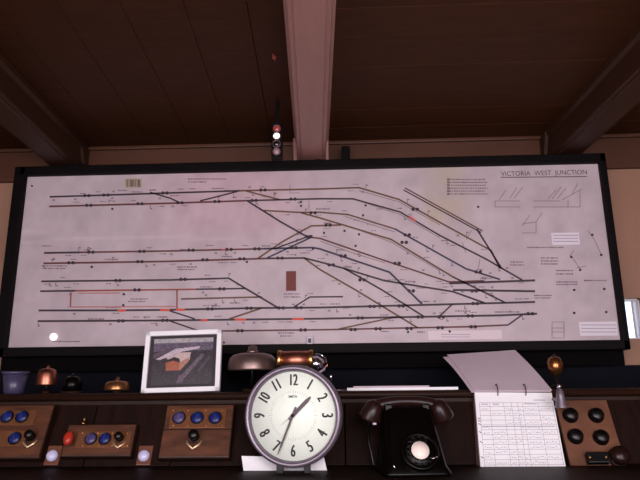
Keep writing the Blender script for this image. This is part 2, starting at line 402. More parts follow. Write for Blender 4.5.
for x0, x1, y in ((201, 207.5, 320.3), (235, 246, 319.6), (292, 304, 319), (176, 185, 309.8), (117.5, 126, 310.5), (160, 170, 310), (222, 232, 249.6)):
    strip(red, [(x0, y), (x1, y)], 2.1 if y > 300 else 1.2, .0018)
strip(red, [(409, 216.5), (415.5, 221)], 1.8, .0018)
red.build('red_section_marker', M_line['o'], panel, kind='stuff')
dots = MB()
def dot(px, py, r=1.75):
    x, z = lp(px, py); dots.lathe([(r*.0037, 0), (r*.0037, .003), (r*.0018, .004), (0, .004)], 8, tr(x, -.001, z) @ TOFRONT)
for px, py in ((87, 195.8), (106, 195.2), (165, 193.2), (263, 190.2), (89, 205.5), (140, 204), (180, 203), (217, 201.7), (254, 200.6), (293, 199.3), (91, 252.3), (142, 251.5), (191, 250.3), (229, 249.6), (257, 249), (294, 247.8),
               (71, 262.9), (140, 261.8), (205, 260), (242, 259), (280, 258.2), (331, 265), (118, 280.6), (183, 279.4), (137, 290), (222, 289), (210, 309), (249, 308.3), (281, 308), (299, 307.8), (121, 321), (165, 320.4),
               (240, 330.8), (303, 330), (343, 256), (397, 263.5), (404, 242.5), (407, 235), (415, 209.5), (328, 225.3), (309, 236.8), (372, 306.5), (401, 306), (475, 303.6), (360, 318), (420, 317), (470, 316), (441, 317),
               (353, 329.6), (378, 328.8), (409, 328.5), (440, 327.8), (473, 326.8), (530, 313.8), (478, 272), (474, 291), (362, 280), (411, 291), (313, 213)):
    dot(px-2, py); dot(px+2.2, py)
for px, py in ((112.5, 209), (365.6, 205.5), (363, 215.5), (344.5, 231), (359, 234.5), (355.6, 246), (324, 233), (92, 267), (247, 262), (124, 294.3), (123.5, 305.3), (408, 332), (449.6, 331.5), (301, 202), (301, 206), (478, 207), (313, 249), (571, 257), (580, 270), (601, 255), (574, 290), (604, 289), (574, 313), (606, 312), (592, 235)):
    dot(px, py, 1.2)
dots.build('track_lamp', M_line['k'], panel, kind='stuff')
sk = MB()       # the small sketches at the upper right and the dotted diagram at the right edge
for pts in ([(499, 200), (506, 190)], [(510, 198), (517, 187)], [(514, 198), (523, 187)], [(495, 201), (520, 201)], [(495, 207), (520, 207)], [(495, 201), (495, 207)],
            [(548, 199), (556, 190)], [(552, 199), (561, 187)], [(557, 199), (566, 188)], [(562, 200), (582, 189)], [(572, 194), (578, 183)], [(533, 201), (560, 201)], [(533, 207), (580, 207)], [(568, 200), (568, 207)], [(580, 190), (580, 207)],
            [(522, 226), (530, 215)], [(522, 224), (536, 222)], [(536, 222), (542, 213)], [(536, 222), (536, 233)], [(522, 233), (536, 233)],
            [(588, 231), (594, 239)], [(594, 239), (601, 254)], [(570, 256), (574, 250)], [(576, 268), (586, 266)], [(572, 257), (580, 269)]):
    strip(sk, pts, .6, .0009)
for x0, y0, x1, y1 in ((552, 322, 564, 338), (552, 328, 564, 332)):
    strip(sk, [(x0, y0), (x1, y0)], .5, .0009); strip(sk, [(x0, y1), (x1, y1)], .5, .0009); strip(sk, [(x0, y0), (x0, y1)], .5, .0009); strip(sk, [(x1, y0), (x1, y1)], .5, .0009)
sk.build('ink_sketch', M_line['g'], panel, kind='stuff')
tx = MB()      # rows of captions too small to read
def scribble(x0, x1, y, h=1.3):
    x = x0
    while x < x1:
        w_ = random.uniform(.9, 2.2); w_ = min(w_, x1-x+.2)
        strip(tx, [(x, y), (x+w_, y)], h*random.uniform(.6, 1), .0008); x += w_+random.uniform(.3, .9)
for k in range(6): scribble(447, 485+random.uniform(0, 3), 179.5+k*2.9, 1.2)
for k in range(6): strip(tx, [(447, 179.5+k*2.9), (449.6, 179.5+k*2.9)], 2.0, .0009)
for x0, x1, y in ((188, 226, 179), (188, 207, 182), (42, 51, 246), (42, 67, 266), (42, 66, 268.5), (177, 197, 267), (177, 195, 269.5), (52, 80, 341.5), (527, 563, 247.5), (541, 558, 258), (541, 558, 261), (541, 558, 264),
                  (510, 524, 262), (510, 524, 265), (556, 573, 270.5), (556, 573, 274), (556, 577, 282), (556, 577, 284.5), (584, 606, 280.5), (534, 552, 295.5), (534, 550, 298), (284, 300, 294), (284, 300, 297),
                  (278, 294, 333), (280, 292, 336), (130, 148, 299), (128, 145, 301.5), (80, 86, 193.5), (118, 127, 190.5), (132, 142, 192), (150, 156, 190), (84, 90, 250), (105, 118, 259.5), (180, 186, 249.5), (88, 104, 319),
                  (212, 224, 188.5), (206, 214, 245.5), (222, 232, 256.5), (300, 310, 253), (316, 330, 209), (338, 345, 250), (345, 352, 267), (384, 398, 280), (405, 415, 281.5), (330, 340, 304), (395, 401, 302), (417, 426, 288),
                  (262, 270, 246), (160, 168, 317), (106, 120, 307.5), (212, 220, 306), (230, 240, 303), (200, 212, 287), (343, 350, 308), (380, 388, 315), (430, 438, 305), (455, 470, 311), (381, 389, 331.5), (417, 425, 332), (495, 520, 312)):
    scribble(x0, x1, y)
# little signal flags, point numbers and lever notes beside the tracks
for c_, w_, pts in T[:33]:
    if c_ in 'rfg': continue
    for i in range(len(pts)-1):
        (xa, ya), (xb, yb3) = pts[i], pts[i+1]; L_ = math.hypot(xb-xa, yb3-ya)
        for q_ in range(int(L_/17)):
            t = random.random(); x, y = xa+(xb-xa)*t, ya+(yb3-ya)*t; sg = random.choice((-1, 1))
            kind = random.random()
            if kind < .5: scribble(x-3, x+random.uniform(1, 4), y+sg*3.2-.3, 1.0)
            elif kind < .75: strip(tx, [(x, y+sg*1.5), (x, y+sg*5)], .6, .0009); strip(tx, [(x, y+sg*5), (x+2, y+sg*4.4)], .9, .0009)
            else: strip(tx, [(x-1.2, y+sg*4), (x+1.2, y+sg*2.4)], .6, .0009); strip(tx, [(x-1, y+sg*2.6), (x+1.4, y+sg*4.2)], .6, .0009)
tx.build('caption_lettering', mat('grey caption ink', rgb(112, 92, 104), .7), panel, kind='stuff')
xt, zt = lp(544, 173.2)
text_mb('VICTORIA  WEST  JUNCTION', .027, tr(xt, -.0006, zt) @ TOFRONT, sx=.92, bold=-.0002).build('title_lettering', M_line['k'], panel)
mb = MB(); strip(mb, [(501, 177.4), (587, 176.6)], .7, .0009); mb.build('title_underline', M_line['k'], panel)
def patch(px0, py0, px1, py1, m, name, d=.0015, label=None):
    a, b = lp(px0, py0), lp(px1, py1)
    return MB().box(a[0], b[0], -d, -.0001, b[1], a[1]).build(name, m, panel, label=label)
patch(286.3, 271.5, 296, 290.7, mat('brick red plate', rgb(104, 36, 22), .6, var=.08, scale=30), 'red_plate', .006)
patch(125, 178.5, 141.5, 188, M_tan, 'printed_label')
bars = MB()
for k in range(11):
    x = 126.5+k*1.35; strip(bars, [(x, 179.5), (x, 187)], random.choice([.35, .6, .8]), .0024)
bars.build('label_bars', M_line['k'], panel, kind='stuff')
M_stk = mat('pale sticker', rgb(216, 208, 218), .5)
patch(551, 233, 580, 244.5, M_stk, 'paper_sticker'); patch(578.5, 322, 618, 335.5, M_stk, 'paper_sticker')
patch(428, 331, 502, 339, mat('pale pink sticker', rgb(212, 196, 202), .5), 'paper_sticker')
ox = MB()
for y in (235.5, 238.5, 241.5): strip(ox, [(553, y), (578, y)], .7, .0024)
for y in (325, 328.5, 332): strip(ox, [(581, y), (616, y)], .7, .0024)
for y in (334.5, 337): strip(ox, [(441, y), (470, y)], .6, .0024)
ox.build('sticker_lettering', mat('faint sticker ink', rgb(160, 148, 168), .6), panel, kind='stuff')
x, z = lp(54, 337)
MB().lathe([(.013, 0), (.013, .006), (.009, .011), (0, .013)], 20, tr(x, -.001, z) @ TOFRONT).build('indicator_lamp', mat('lit indicator lamp', rgb(255, 250, 235), .3, emit=((1, .96, .88, 1), 1.4)), panel, label='small round white lit lamp')
x, z = lp(310, 341.5)
tg = MB().box(x-.011, x+.011, -.02, 0, z-.017, z+.017, bev=.002).build('switch_plate', mat('pale grey switch plate', rgb(190, 182, 200), .4), panel)
MB().box(x-.005, x+.005, -.027, -.018, z-.006, z+.009, bev=.001).build('switch_toggle', M_knob, tg)
for px, py in ((224, 342.5), (32, 186)):
    x, z = lp(px, py); MB().lathe([(.004, 0), (.003, .003), (0, .004)], 10, tr(x, 0, z) @ TOFRONT).build('screw', M_knob, panel)

# signal aspects on the top of the frame
zt0 = PZ1+FT
p0 = at(277, 158, YP-.01)
YG = 1.93; zt0 = at(277, 159.5, YG).z; p0 = at(277, 158, YG)
sig = thing('signal_lamp_strip', 'small black upright strip of four round signal lamps left of the pink beam', 'signal lamp', tr(p0.x, YG, zt0))
H = at(277, 124, YG).z - zt0
MB().box(-.006, .006, -.006, .006, H-.002, ZC-zt0+.001).build('hanger', M_black, sig)
MB().box(-.019, .019, -.012, .012, 0, H, bev=.003).build('housing', M_black, sig)
for py, m, lb in ((129.2, mat('dim red lens', rgb(168, 62, 56), .2), 'red lens'), (136.6, mat('lit white lens', rgb(255, 252, 240), .3, emit=((1, .97, .9, 1), 1.3)), 'lit white lens'),
                  (144.3, mat('dark lens', rgb(16, 14, 16), .15), 'dark lens'), (152, mat('grey lens', rgb(150, 122, 128), .25), 'grey lens')):
    z = at(277, py, YG-.012).z - zt0
    MB().lathe([(.0145, 0), (.0145, .006), (.0115, .008), (.0115, .002)], 24, tr(0, -.012, z) @ TOFRONT).build('lens_ring', mat('lens ring', rgb(96, 74, 74), .35, .4), sig)
    MB().lathe([(.0115, 0), (.0115, .005), (.008, .008), (0, .0095)], 24, tr(0, -.012, z) @ TOFRONT).build('lens', m, sig, label=lb)

# ------------------------------------------------------------------ block shelf, sloping desk front, lower ledge
YS = 1.80                               # shelf front edge
ZS = at(300, 391.5, YS).z               # shelf top
A = math.radians(25)                    # slope of the desk front, from upright
SO = Vector((0, YS+.005, ZS-.03)); SV = Vector((0, math.sin(A), math.cos(A))); SN = Vector((0, -math.cos(A), math.sin(A)))
def slope(px, py, n=0.0):
    d = ray(px, py); o = Vector((0, 0, EYE)); q = SO+SN*n
    t = (q-o).dot(SN)/d.dot(SN); p = o+d*t - q
    return p.x, p.dot(SV)
def SM(u, v, n=0.0, turn=0.0):            # local x right, y up the slope, z out of it
    p = SO+Vector((u, 0, 0))+SV*v+SN*n
    return Matrix(((1, SV.x, SN.x, p.x), (0, SV.y, SN.y, p.y), (0, SV.z, SN.z, p.z), (0, 0, 0, 1))) @ rot('Z', turn)
ZL = at(293, 474.5, 1.56).z               # ledge top
VL = (ZL-SO.z)/math.cos(A)
shelf = thing('block_shelf', 'dark brown wooden instrument shelf with a sloping front running under the diagram', 'shelf', tr(0, YS, ZS))
SX0, SX1 = -1.45, 1.45
MB().box(SX0, SX1, 0, YW-.013-YS, -.022, 0, bev=.003).build('shelf_board', M_wood, shelf)
MB().lathe([(.011, SX0), (.011, SX1)], 12, tr(0, .0, -.011) @ rot('Y', 90)).build('nosing', M_wood, shelf)
MB().box(SX0, SX1, .004, .03, -.034, -.022).build('moulding', M_wood, shelf)
k = 0
for i in range(12):                       # upright boards of the sloping front
    x0 = SX0+(SX1-SX0)*i/12; x1 = SX0+(SX1-SX0)*(i+1)/12
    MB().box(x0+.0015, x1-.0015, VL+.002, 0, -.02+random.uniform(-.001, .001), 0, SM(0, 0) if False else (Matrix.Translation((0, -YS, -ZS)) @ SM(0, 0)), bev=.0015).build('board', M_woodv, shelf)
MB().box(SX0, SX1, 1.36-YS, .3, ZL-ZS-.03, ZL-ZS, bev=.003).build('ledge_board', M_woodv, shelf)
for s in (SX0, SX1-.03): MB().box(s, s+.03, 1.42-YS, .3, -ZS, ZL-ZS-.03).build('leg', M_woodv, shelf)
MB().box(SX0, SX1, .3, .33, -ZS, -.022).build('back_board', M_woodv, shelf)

# ---- instruments on the slope
def stud(mb, x, y, z, r=.0022): mb.lathe([(r, 0), (r, .001), (r*.5, .002), (0, .0022)], 10, tr(x, y, z))
def dial(par, x, y, z, r, m, label=None):
    d = MB().lathe([(r, 0), (r, .006), (r*.9, .008), (r*.86, .005)], 28, tr(x, y, z)).build('dial_rim', M_brassd if False else M_knob, par)
    MB().lathe([(r*.86, 0), (r*.86, .005), (r*.5, .0075), (0, .0085)], 28, tr(x, y, z)).build('dial_glass', m, d, label=label)
    MB().box(-.0012, .0012, -r*.55, r*.55, .0086, .0095, tr(x, y, z) @ rot('Z', random.choice([-25, 10, 30]))).build('needle', M_silver if label else mat('dim needle', rgb(50, 56, 96), .4), d)
def commutator(par, x, y, z, s=1.0):
    """black round switch handle over a pale V of contact strip"""
    MB().lathe([(.013*s, 0), (.013*s, .004), (.008*s, .006), (.008*s, .012), (.014*s, .016), (.014*s, .024), (.010*s, .028), (0, .029)], 24, tr(x, y, z)).build('switch_knob', M_knob, par)
    MB().box(-.0035*s, .0035*s, -.022*s, .0, .014, .022, tr(x, y, z), bev=.001).build('switch_lever', M_knob, par)
    MB().tube([(x-.021*s, y-.012*s, z+.003), (x-.014*s, y-.024*s, z+.006), (x, y-.035*s, z+.007), (x+.014*s, y-.024*s, z+.006), (x+.021*s, y-.012*s, z+.003)], .0035*s, 8).build('contact_bow', mat('pale worn brass', rgb(226, 196, 160), .3, .7), par)
def inst(label, pts, th, m=M_inst):
    """pts: the four corners of the front in the picture, TL TR BR BL"""
    q = [slope(*p, th) for p in pts]
    cx = sum(p[0] for p in q)/4; vb = (q[2][1]+q[3][1])/2
    th_ = thing('block_instrument', label, 'instrument', SM(cx, vb, 0))
    w_ = ((q[1][0]-q[0][0])+(q[2][0]-q[3][0]))/2; h = (q[0][1]+q[1][1])/2-vb
    MB().box(-w_/2, w_/2, 0, h, 0, th-.002, bev=.003).build('case', M_wood, th_)
    MB().box(-w_/2+.003, w_/2-.003, .003, h-.003, th-.003, th, bev=.001).build('front_plate', m, th_)
    loc = lambda px, py: (slope(px, py, th)[0]-cx, slope(px, py, th)[1]-vb)
    return th_, loc, w_, h
# I3: three blue dials
th = .03
t3, L3, w_, h_ = inst('wooden block instrument with three blue dials in a row, between picture and clock', [(165, 404), (233, 404.5), (231, 458.7), (159.5, 457.5)], th)
a, b = L3(172, 409), L3(225, 428)
MB().box(a[0], b[0], b[1], a[1], th-.001, th+.003, bev=.001).build('dial_panel', M_brassd, t3)
sb = MB()
for px in (173.5, 188.5, 206, 222.5):
    for py in (411, 426): stud(sb, *L3(px, py), th+.003)
sb.build('stud', M_brass, t3, kind='stuff')
for px, m, lb in ((179.5, M_bluel, 'paler dial glass with a white needle'), (197.5, M_blue, None), (215.5, M_blue, None)): dial(t3, *L3(px, 418.5), th+.003, .0185, m, lb)
y_ = L3(196, 429.5)[1]
MB().box(-w_/2+.003, w_/2-.003, y_-.001, y_+.001, th-.001, th+.0015).build('door_joint', M_wood, t3)
commutator(t3, *L3(195, 437), th, 1.0)
# I2: studs and red knob
th = .028
t2, L2, w_, h_ = inst('low wooden block instrument with a red knob and two blue dials', [(66, 423), (136, 424.5), (131.5, 457), (62.5, 456)], th)
a, b = L2(79, 432), L2(129, 447.5)
MB().box(a[0], b[0], b[1], a[1], th-.001, th+.003, bev=.001).build('dial_panel', M_brassd, t2)
sb = MB()
for px in (83, 98.5, 112.5, 127.5):
    for py in (433.5, 446): stud(sb, *L2(px, py), th+.003, .0027)
sb.build('stud', M_brass, t2, kind='stuff')
dial(t2, *L2(91.5, 439.5), th+.003, .017, M_bluel); dial(t2, *L2(105.5, 439.5), th+.003, .017, M_blue)
commutator(t2, *L2(120.5, 438.5), th, .8)
x, y = L2(71, 441)
MB().lathe([(.006, 0), (.006, .008), (.011, .012), (.0135, .020), (.011, .027), (.005, .030), (0, .030)], 24, tr(x, y, th) @ Matrix.Diagonal((1, 1.5, 1, 1))).build('red_knob', M_red, t2)
x, y = L2(82, 421.5)
MB().lathe([(.006, 0), (.006, .004), (.003, .006), (.003, .014), (.005, .017), (0, .02)], 14, tr(x, y-.004, th-.012) @ rot('X', -90)).build('terminal', M_brass, t2)
# I1: cut by the left edge
th = .03
t1, L1, w_, h_ = inst('wooden block instrument with stacked blue dials at the far left of the desk', [(-9, 405), (51, 404), (43.5, 458), (-18, 459)], th)
for c4 in ((-4, 411, 33, 425), (-8, 431, 24, 446)):
    a, b = L1(c4[0], c4[1]), L1(c4[2], c4[3])
    MB().box(a[0], b[0], b[1], a[1], th-.001, th+.003, bev=.001).build('dial_panel', M_brassd, t1)
for px, py in ((8, 417.5), (22.8, 417.5), (15.5, 439)): dial(t1, *L1(px, py), th+.003, .018, M_blue)
commutator(t1, *L1(32, 437), th, .9)
# I4: tan plate with four black knobs at the right
th = .02
t4, L4, w_, h_ = inst('pinkish tan control board with four black knobs at the right of the desk', [(555, 399), (610.5, 399.5), (625, 468), (568, 467)], th, M_instb)
for px, py in ((570, 416), (595.7, 416), (575, 437), (600.5, 438)):
    kx, ky = L4(px, py)
    MB().lathe([(.021, 0), (.021, .004), (.018, .006), (.018, .016), (.015, .020), (0, .021)], 26, tr(kx, ky, th)).build('knob', M_knob, t4)
a, b = L4(584, 454.5), L4(608, 465)
jb = MB().box(a[0], b[0], b[1], a[1], th, th+.022, bev=.002).build('terminal_box', M_knob, t4)
for px in (587.5, 603.5): MB().lathe([(.004, 0), (.003, .002), (0, .003)], 12, tr(*L4(px, 460), th+.022)).build('screw', M_brass, jb)
u, v = slope(618.5, 457, .03)
bk = thing('bell_push', 'large dark brown round knob at the lower right end of desk', 'knob', SM(u, v, .0202))
MB().lathe([(.026, 0), (.026, .006), (.022, .009)], 28).build('rose', M_wood, bk)
MB().lathe([(.020, .008), (.024, .016), (.024, .028), (.015, .036), (0, .038)], 28).build('knob', M_bakeb, bk)
# porcelain pushes
for (px, py, lb) in ((53, 456.5, 'lilac porcelain push button between the two leftmost block instruments'), (144.5, 456.5, 'white porcelain push button right of the red-knobbed instrument')):
    u, v = slope(px, py, .006)
    o = thing('push_button', lb, 'button', SM(u, v, 0), 'porcelain push buttons on the sloping desk front')
    MB().box(-.020, .020, -.024, .030, 0, .008, bev=.002).build('backplate', mat('reddish brown block', rgb(104, 62, 44), .4, var=.1, scale=20), o)
    MB().lathe([(.016, .008), (.016, .012), (.0145, .018), (.008, .022), (0, .023)], 28).build('button', M_porc, o)

# ---- clock
pc = at(293, 415.5, 1.56)
R0 = pc.z-ZL
R = .1245
clk = thing('wall_clock', 'round silver clock with white face and black numerals standing on the desk', 'clock', tr(pc.x, pc.y, ZL))
CM = tr(0, 0, R0) @ rot('Z', -7) @ TOFRONT
MB().lathe([(R*.80, -.07), (R*.93, -.062), (R*.985, -.03), (R, -.005), (R*.985, .008), (R*.93, .014), (R*.885, .008), (R*.865, .0), (R*.865, -.01)], 72, CM).build('bezel', M_silver, clk)
fr = R*.87
MB().lathe([(fr, -.004), (fr, -.002), (0, -.002)], 64, CM).build('dial_face', M_face, clk)
num = MB()
for i in range(1, 13):
    a = i*PI/6; x, y = math.sin(a)*fr*.79, math.cos(a)*fr*.79
    deg = -i*30
    if i in (4, 5, 6, 7, 8): deg += 180
    for off in (-.0011, -.0004, .0004, .0011):
        num2 = text_mb(str(i), .040, CM @ tr(x, y, -.0018) @ rot('Z', deg) @ tr(off, 0, off*.05), sx=.60)
        num.add(num2.v, num2.f)
num.build('numeral', M_ink, clk, kind='stuff')
mk = MB()
for i in range(60):
    a = i*PI/30; l = .006 if i % 5 else .010
    mk.box(-.0004, .0004, -l/2, l/2, 0, .0003, CM @ rot('Z', -i*6) @ tr(0, fr*.53, -.0018))
mk.build('minute_track', mat('grey ink', rgb(170, 166, 166), .6), clk, kind='stuff')
text_mb('SMITH', .008, CM @ tr(-.001, fr*.42, -.0018), bold=.0002).build('maker_lettering', M_ink, clk)
def hand(name, deg, ln, w0, w1, tail, z, m):
    MB().prism([(-w0, -tail), (w0, -tail), (w0*1.2, 0), (w1, ln*.78), (w1*.35, ln), (-w1*.35, ln), (-w1, ln*.78), (-w0*1.2, 0)], z, z+.0012, CM @ rot('Z', -deg)).build(name, m, clk)
M_hand = mat('dark maroon hand', rgb(52, 22, 38), .4)
hand('hour_hand', 45.5, .064, .0038, .0048, .014, .002, M_hand)
hand('minute_hand', 202, .100, .0024, .0022, .022, .0045, M_hand)
hand('second_hand', 232, .040, .0006, .0004, .0, .007, mat('grey hand', rgb(150, 145, 150), .4))
MB().lathe([(.0045, 0), (.0045, .008), (0, .0095)], 20, CM).build('hand_boss', M_hand, clk)
for s in (-1, 1):
    MB().box(s*.034-.008, s*.034+.008, .01, .045, 0, .036, bev=.002).build('foot', M_knob, clk)
# paper behind the clock's foot
q = [at(241.5, 456, 1.642), at(324, 457.5, 1.642), at(327, 471, 1.630), at(243.5, 471, 1.630)]
pp = MB().loft([[tuple(v) for v in q], [tuple(v+Vector((0, .002, 0))) for v in q]], smooth=False).build('paper_slip', M_paper, None)
tag(pp, 'white slip of paper tucked behind the foot of the round clock', 'paper')
for v in pp.data.vertices:
    if v.co.z < ZL+.015: v.co.z = ZL+.0005

# ---- things on the shelf
def shelf_at(px, Y): return at(px, 390, Y).x
# framed photograph
fy = 1.835
tl, trr, br, bl = (147.3, 330.5), (222.8, 331), (220, 391.5), (142, 391.3)
pl, pr_ = at(*bl, fy), at(*br, fy); W = (pr_-pl).length; lean = math.radians(9)
# height from top edge on the leaning plane
def leaned(px, py):
    d = ray(px, py); n = Vector((0, -math.cos(lean), math.sin(lean))); o = Vector((0, 0, EYE)); q = Vector((0, fy, ZS))
    p = o+d*((q-o).dot(n)/d.dot(n))-q; return p.x, p.dot(Vector((0, math.sin(lean), math.cos(lean))))
Hf = leaned(185, 331)[1]; Wf = (leaned(*trr)[0]-leaned(*tl)[0]+leaned(220, 391.5)[0]-leaned(142, 391.3)[0])/2; xc = leaned(183, 361)[0]
pf = thing('framed_photograph', 'white-framed photograph of a railway yard leaning on the shelf left of the clock', 'picture', tr(xc, fy, ZS+.001) @ rot('Y', -1.2) @ rot('X', -math.degrees(lean)))
fwid = .0145
MB().box(-Wf/2, Wf/2, -.006, .012, Hf-fwid, Hf, bev=.002).build('frame_rail', M_paper, pf)
MB().box(-Wf/2, Wf/2, -.006, .012, 0, fwid, bev=.002).build('frame_rail', M_paper, pf)
MB().box(-Wf/2, -Wf/2+fwid, -.006, .012, 0, Hf, bev=.002).build('frame_stile', M_paper, pf)
MB().box(Wf/2-fwid, Wf/2, -.006, .012, 0, Hf, bev=.002).build('frame_stile', M_paper, pf)
MB().box(-Wf/2+.012, Wf/2-.012, .003, .010, .012, Hf-.012).build('mount', mat('black mount', rgb(30, 20, 28), .6), pf)
g2 = rs.rand(40, 50)
def inpoly(x, y, P):
    c = False; j = len(P)-1
    for i in range(len(P)):
        if (P[i][1] > y) != (P[j][1] > y) and x < (P[j][0]-P[i][0])*(y-P[i][1])/(P[j][1]-P[i][1])+P[i][0]: c = not c
        j = i
    return c
def photo_col(u, v):
    # coordinates of the print as seen: x 100-505, y 90-415 (top down)
    x = 100+u*405; y = 415-v*325
    n = vnoise(u, v, g2)
    c = np.array([26., 20, 24])+n*40
    if y < 130: c = np.array([215., 215, 215])-n*50 if y < 122 else np.array([110., 106, 120])
    elif y < 180: c = np.array([74., 66, 84])+n*60
    if inpoly(x, y, [(120, 235), (250, 165), (415, 150), (410, 168), (300, 185), (150, 240)]): c = np.array([206., 194, 204])+n*30
    if inpoly(x, y, [(105, 230), (230, 175), (200, 165), (100, 200)]): c = np.array([92., 74, 88])+n*20
    if inpoly(x, y, [(190, 225), (290, 190), (355, 190), (352, 240), (290, 300), (282, 235), (250, 225), (205, 240)]): c = np.array([214., 190, 186])+n*24
    if inpoly(x, y, [(188, 262), (240, 248), (283, 262), (283, 318), (196, 318)]): c = np.array([176., 96, 60])+n*24
    if inpoly(x, y, [(283, 262), (350, 225), (350, 248), (295, 312), (283, 318)]): c = np.array([186., 132, 104])+n*24
    if inpoly(x, y, [(205, 240), (245, 222), (283, 236), (283, 260), (240, 248), (195, 260)]): c = np.array([34., 26, 30])
    if inpoly(x, y, [(430, 200), (450, 215), (320, 375), (290, 400), (285, 370)]): c = np.array([88., 78, 88])+n*40
    if inpoly(x, y, [(480, 220), (490, 235), (420, 330), (400, 330)]): c = np.array([66., 60, 72])+n*20
    if inpoly(x, y, [(285, 350), (325, 345), (310, 400), (270, 405)]): c = np.array([96., 76, 98])+n*20
    return np.clip(c*.82+np.array([0, -4, 0]), 5, 250)
sheet('photographic_print', pf, -Wf/2+.026, Wf/2-.026, .0235, Hf-.0235, .0015, 110, 88, photo_col, vcol_mat('print', .3, .5), thick=.002)

def gong(name, label, px, Y, r, hp, hd, m, cat='bell', group=None, ht=.008, ptop=.008):
    o = thing(name, label, cat, tr(shelf_at(px, Y), Y, ZS), group)
    MB().lathe([(r*.42, 0), (r*.42, .006), (r*.30, .010)], 28).build('base', M_wood, o)
    MB().lathe([(.006, .008), (.005, hp-.004), (.006, hp)], 14).build('post', M_knob, o)
    MB().lathe([(r, hp-.001), (r*1.0, hp+.003), (r*.985, hp+hd*.34), (r*.93, hp+hd*.66), (r*.78, hp+hd*.88), (r*.5, hp+hd*.98), (.004, hp+hd),
                (.004, hp+hd-.003), (r*.66, hp+hd*.82), (r*.86, hp+hd*.58), (r*.95, hp+hd*.25), (r*.96, hp)], 48).build('gong', m, o)
    MB().lathe([(ptop*1.3, hp+hd-.001), (ptop*1.3, hp+hd+ht*.35), (ptop, hp+hd+ht*.45), (ptop, hp+hd+ht), (ptop*.3, hp+hd+ht*1.2), (0, hp+hd+ht*1.2)], 20).build('nut', m, o)
    return o
def zat(px, py, Y): return at(px, py, Y).z-ZS
Y2 = 1.93
pm = Y2/600/.97
gong('block_bell', 'wide grey bronze bell dome on a post beside the framed photograph', 252, Y2, 23.5*pm, zat(252, 370, Y2), zat(252, 353, Y2)-zat(252, 370, Y2), M_bronze, ht=.020, ptop=.014)
gong('block_bell', 'small copper bell on the shelf at far left, beside the lilac pot', 46, Y2, 9.5*pm, zat(46, 385, Y2), .052, M_copper, ht=.008, ptop=.005)
o = gong('block_bell', 'low brown brass bell on the shelf just left of the framed photograph', 117, Y2, 12*pm, .010, .028, mat('brown brass', rgb(150, 104, 66), .3, .85, var=.15, scale=20), ht=.010, ptop=.006)
# dark round-topped bell
o = thing('bell_cover', 'black rounded bell cover standing on the shelf right of the copper bell', 'bell', tr(shelf_at(72, Y2), Y2, ZS))
MB().lathe([(.034, 0), (.034, .006), (.029, .008)], 32).build('base', M_wood, o)
MB().lathe([(.028, .008), (.029, .030), (.024, .046), (.012, .054), (0, .056)], 32).build('cover', M_bake, o)
MB().lathe([(.004, .055), (.006, .060), (0, .064)], 12).build('finial', M_knob, o)
# lilac pot
o = thing('tapered_pot', 'dim lilac tapered pot with a rim at the left end of the shelf', 'pot', tr(shelf_at(14, Y2), Y2, ZS))
M_lil = mat('lilac glaze', rgb(66, 62, 90), .35, var=.1, scale=15)
MB().lathe([(.026, 0), (.030, .004), (.036, .060), (.032, .060), (.026, .008), (0, .008)], 36).build('body', M_lil, o)
MB().lathe([(.036, .060), (.041, .063), (.041, .070), (.034, .070), (.034, .060)], 36).build('rim', M_lil, o)
# copper drum with glass end (behind the clock)
Yd = 1.90
x0, x1 = at(278, 357, Yd).x, at(313, 357, Yd).x; zt_, zb_ = zat(295, 350.5, Yd), zat(295, 370, Yd)
o = thing('copper_drum_bell', 'horizontal copper drum with ringed ends and a glass dome, behind the clock', 'instrument', tr((x0+x1)/2, Yd, ZS))
rD = (zt_-zb_)/2; zc_ = (zt_+zb_)/2; hwD = (x1-x0)/2
DM = tr(0, 0, zc_) @ rot('Y', 90)
MB().lathe([(rD*.95, -hwD), (rD*.95, hwD)], 40, DM).build('drum', M_copper, o)
for s in (-1, 1): MB().lathe([(rD, -.006), (rD*1.05, -.003), (rD*1.05, .003), (rD, .006)], 40, DM @ tr(0, 0, s*(hwD-.006))).build('end_ring', M_brass, o)
gl = MB().lathe([(rD*1.05, 0), (rD*1.08, .01), (rD*1.0, .024), (rD*.75, .037), (rD*.35, .044), (0, .046)], 40, tr(hwD, 0, zc_-.012) @ rot('Y', 90)).build('glass_dome', M_glass, o)
MB().lathe([(rD*.55, 0), (rD*.6, .012), (rD*.3, .028), (0, .03)], 30, tr(hwD, 0, zc_-.012) @ rot('Y', 90)).build('chrome_cap', M_chrome, gl)
MB().box(-hwD*.8, hwD*.8, -.03, .03, 0, zc_-rD*.5, bev=.003).build('stand', M_wood, o)
MB().lathe([(.012, 0), (.012, .012), (0, .016)], 16, tr(hwD+.055, 0, 0)).lathe([(.003, .01), (.003, .04), (.006, .045), (0, .05)], 12, tr(hwD+.055, 0, 0)).build('terminal', M_chrome, o)
# white booklet lying on the shelf
a, b = at(347, 390, 1.845), at(457, 388, 1.845)
o = thing('paper_pile', 'thin white pile of papers lying on the shelf behind the telephone', 'papers', tr((a.x+b.x)/2, 1.845, ZS))
wB = b.x-a.x
MB().box(-wB/2, wB/2, -.02, .11, 0, .0085, tr(0, 0, .0005), bev=.001).build('lower_booklet', M_paper, o)
MB().box(-wB*.44, wB*.26, .02, .10, 0, .0045, tr(0, 0, .0092), bev=.001).build('upper_booklet', M_paper2, o)
sl = tag(MB().tube([tuple(at(328, 390.3, 1.84)), tuple(at(347, 390, 1.84))], .0022, 8).build('pencil', M_silver), 'short grey pencil lying between the clock and the white papers', 'pencil')
for v in sl.data.vertices: v.co.z = v.co.z-(at(338, 390.2, 1.84).z)+ZS+.0024
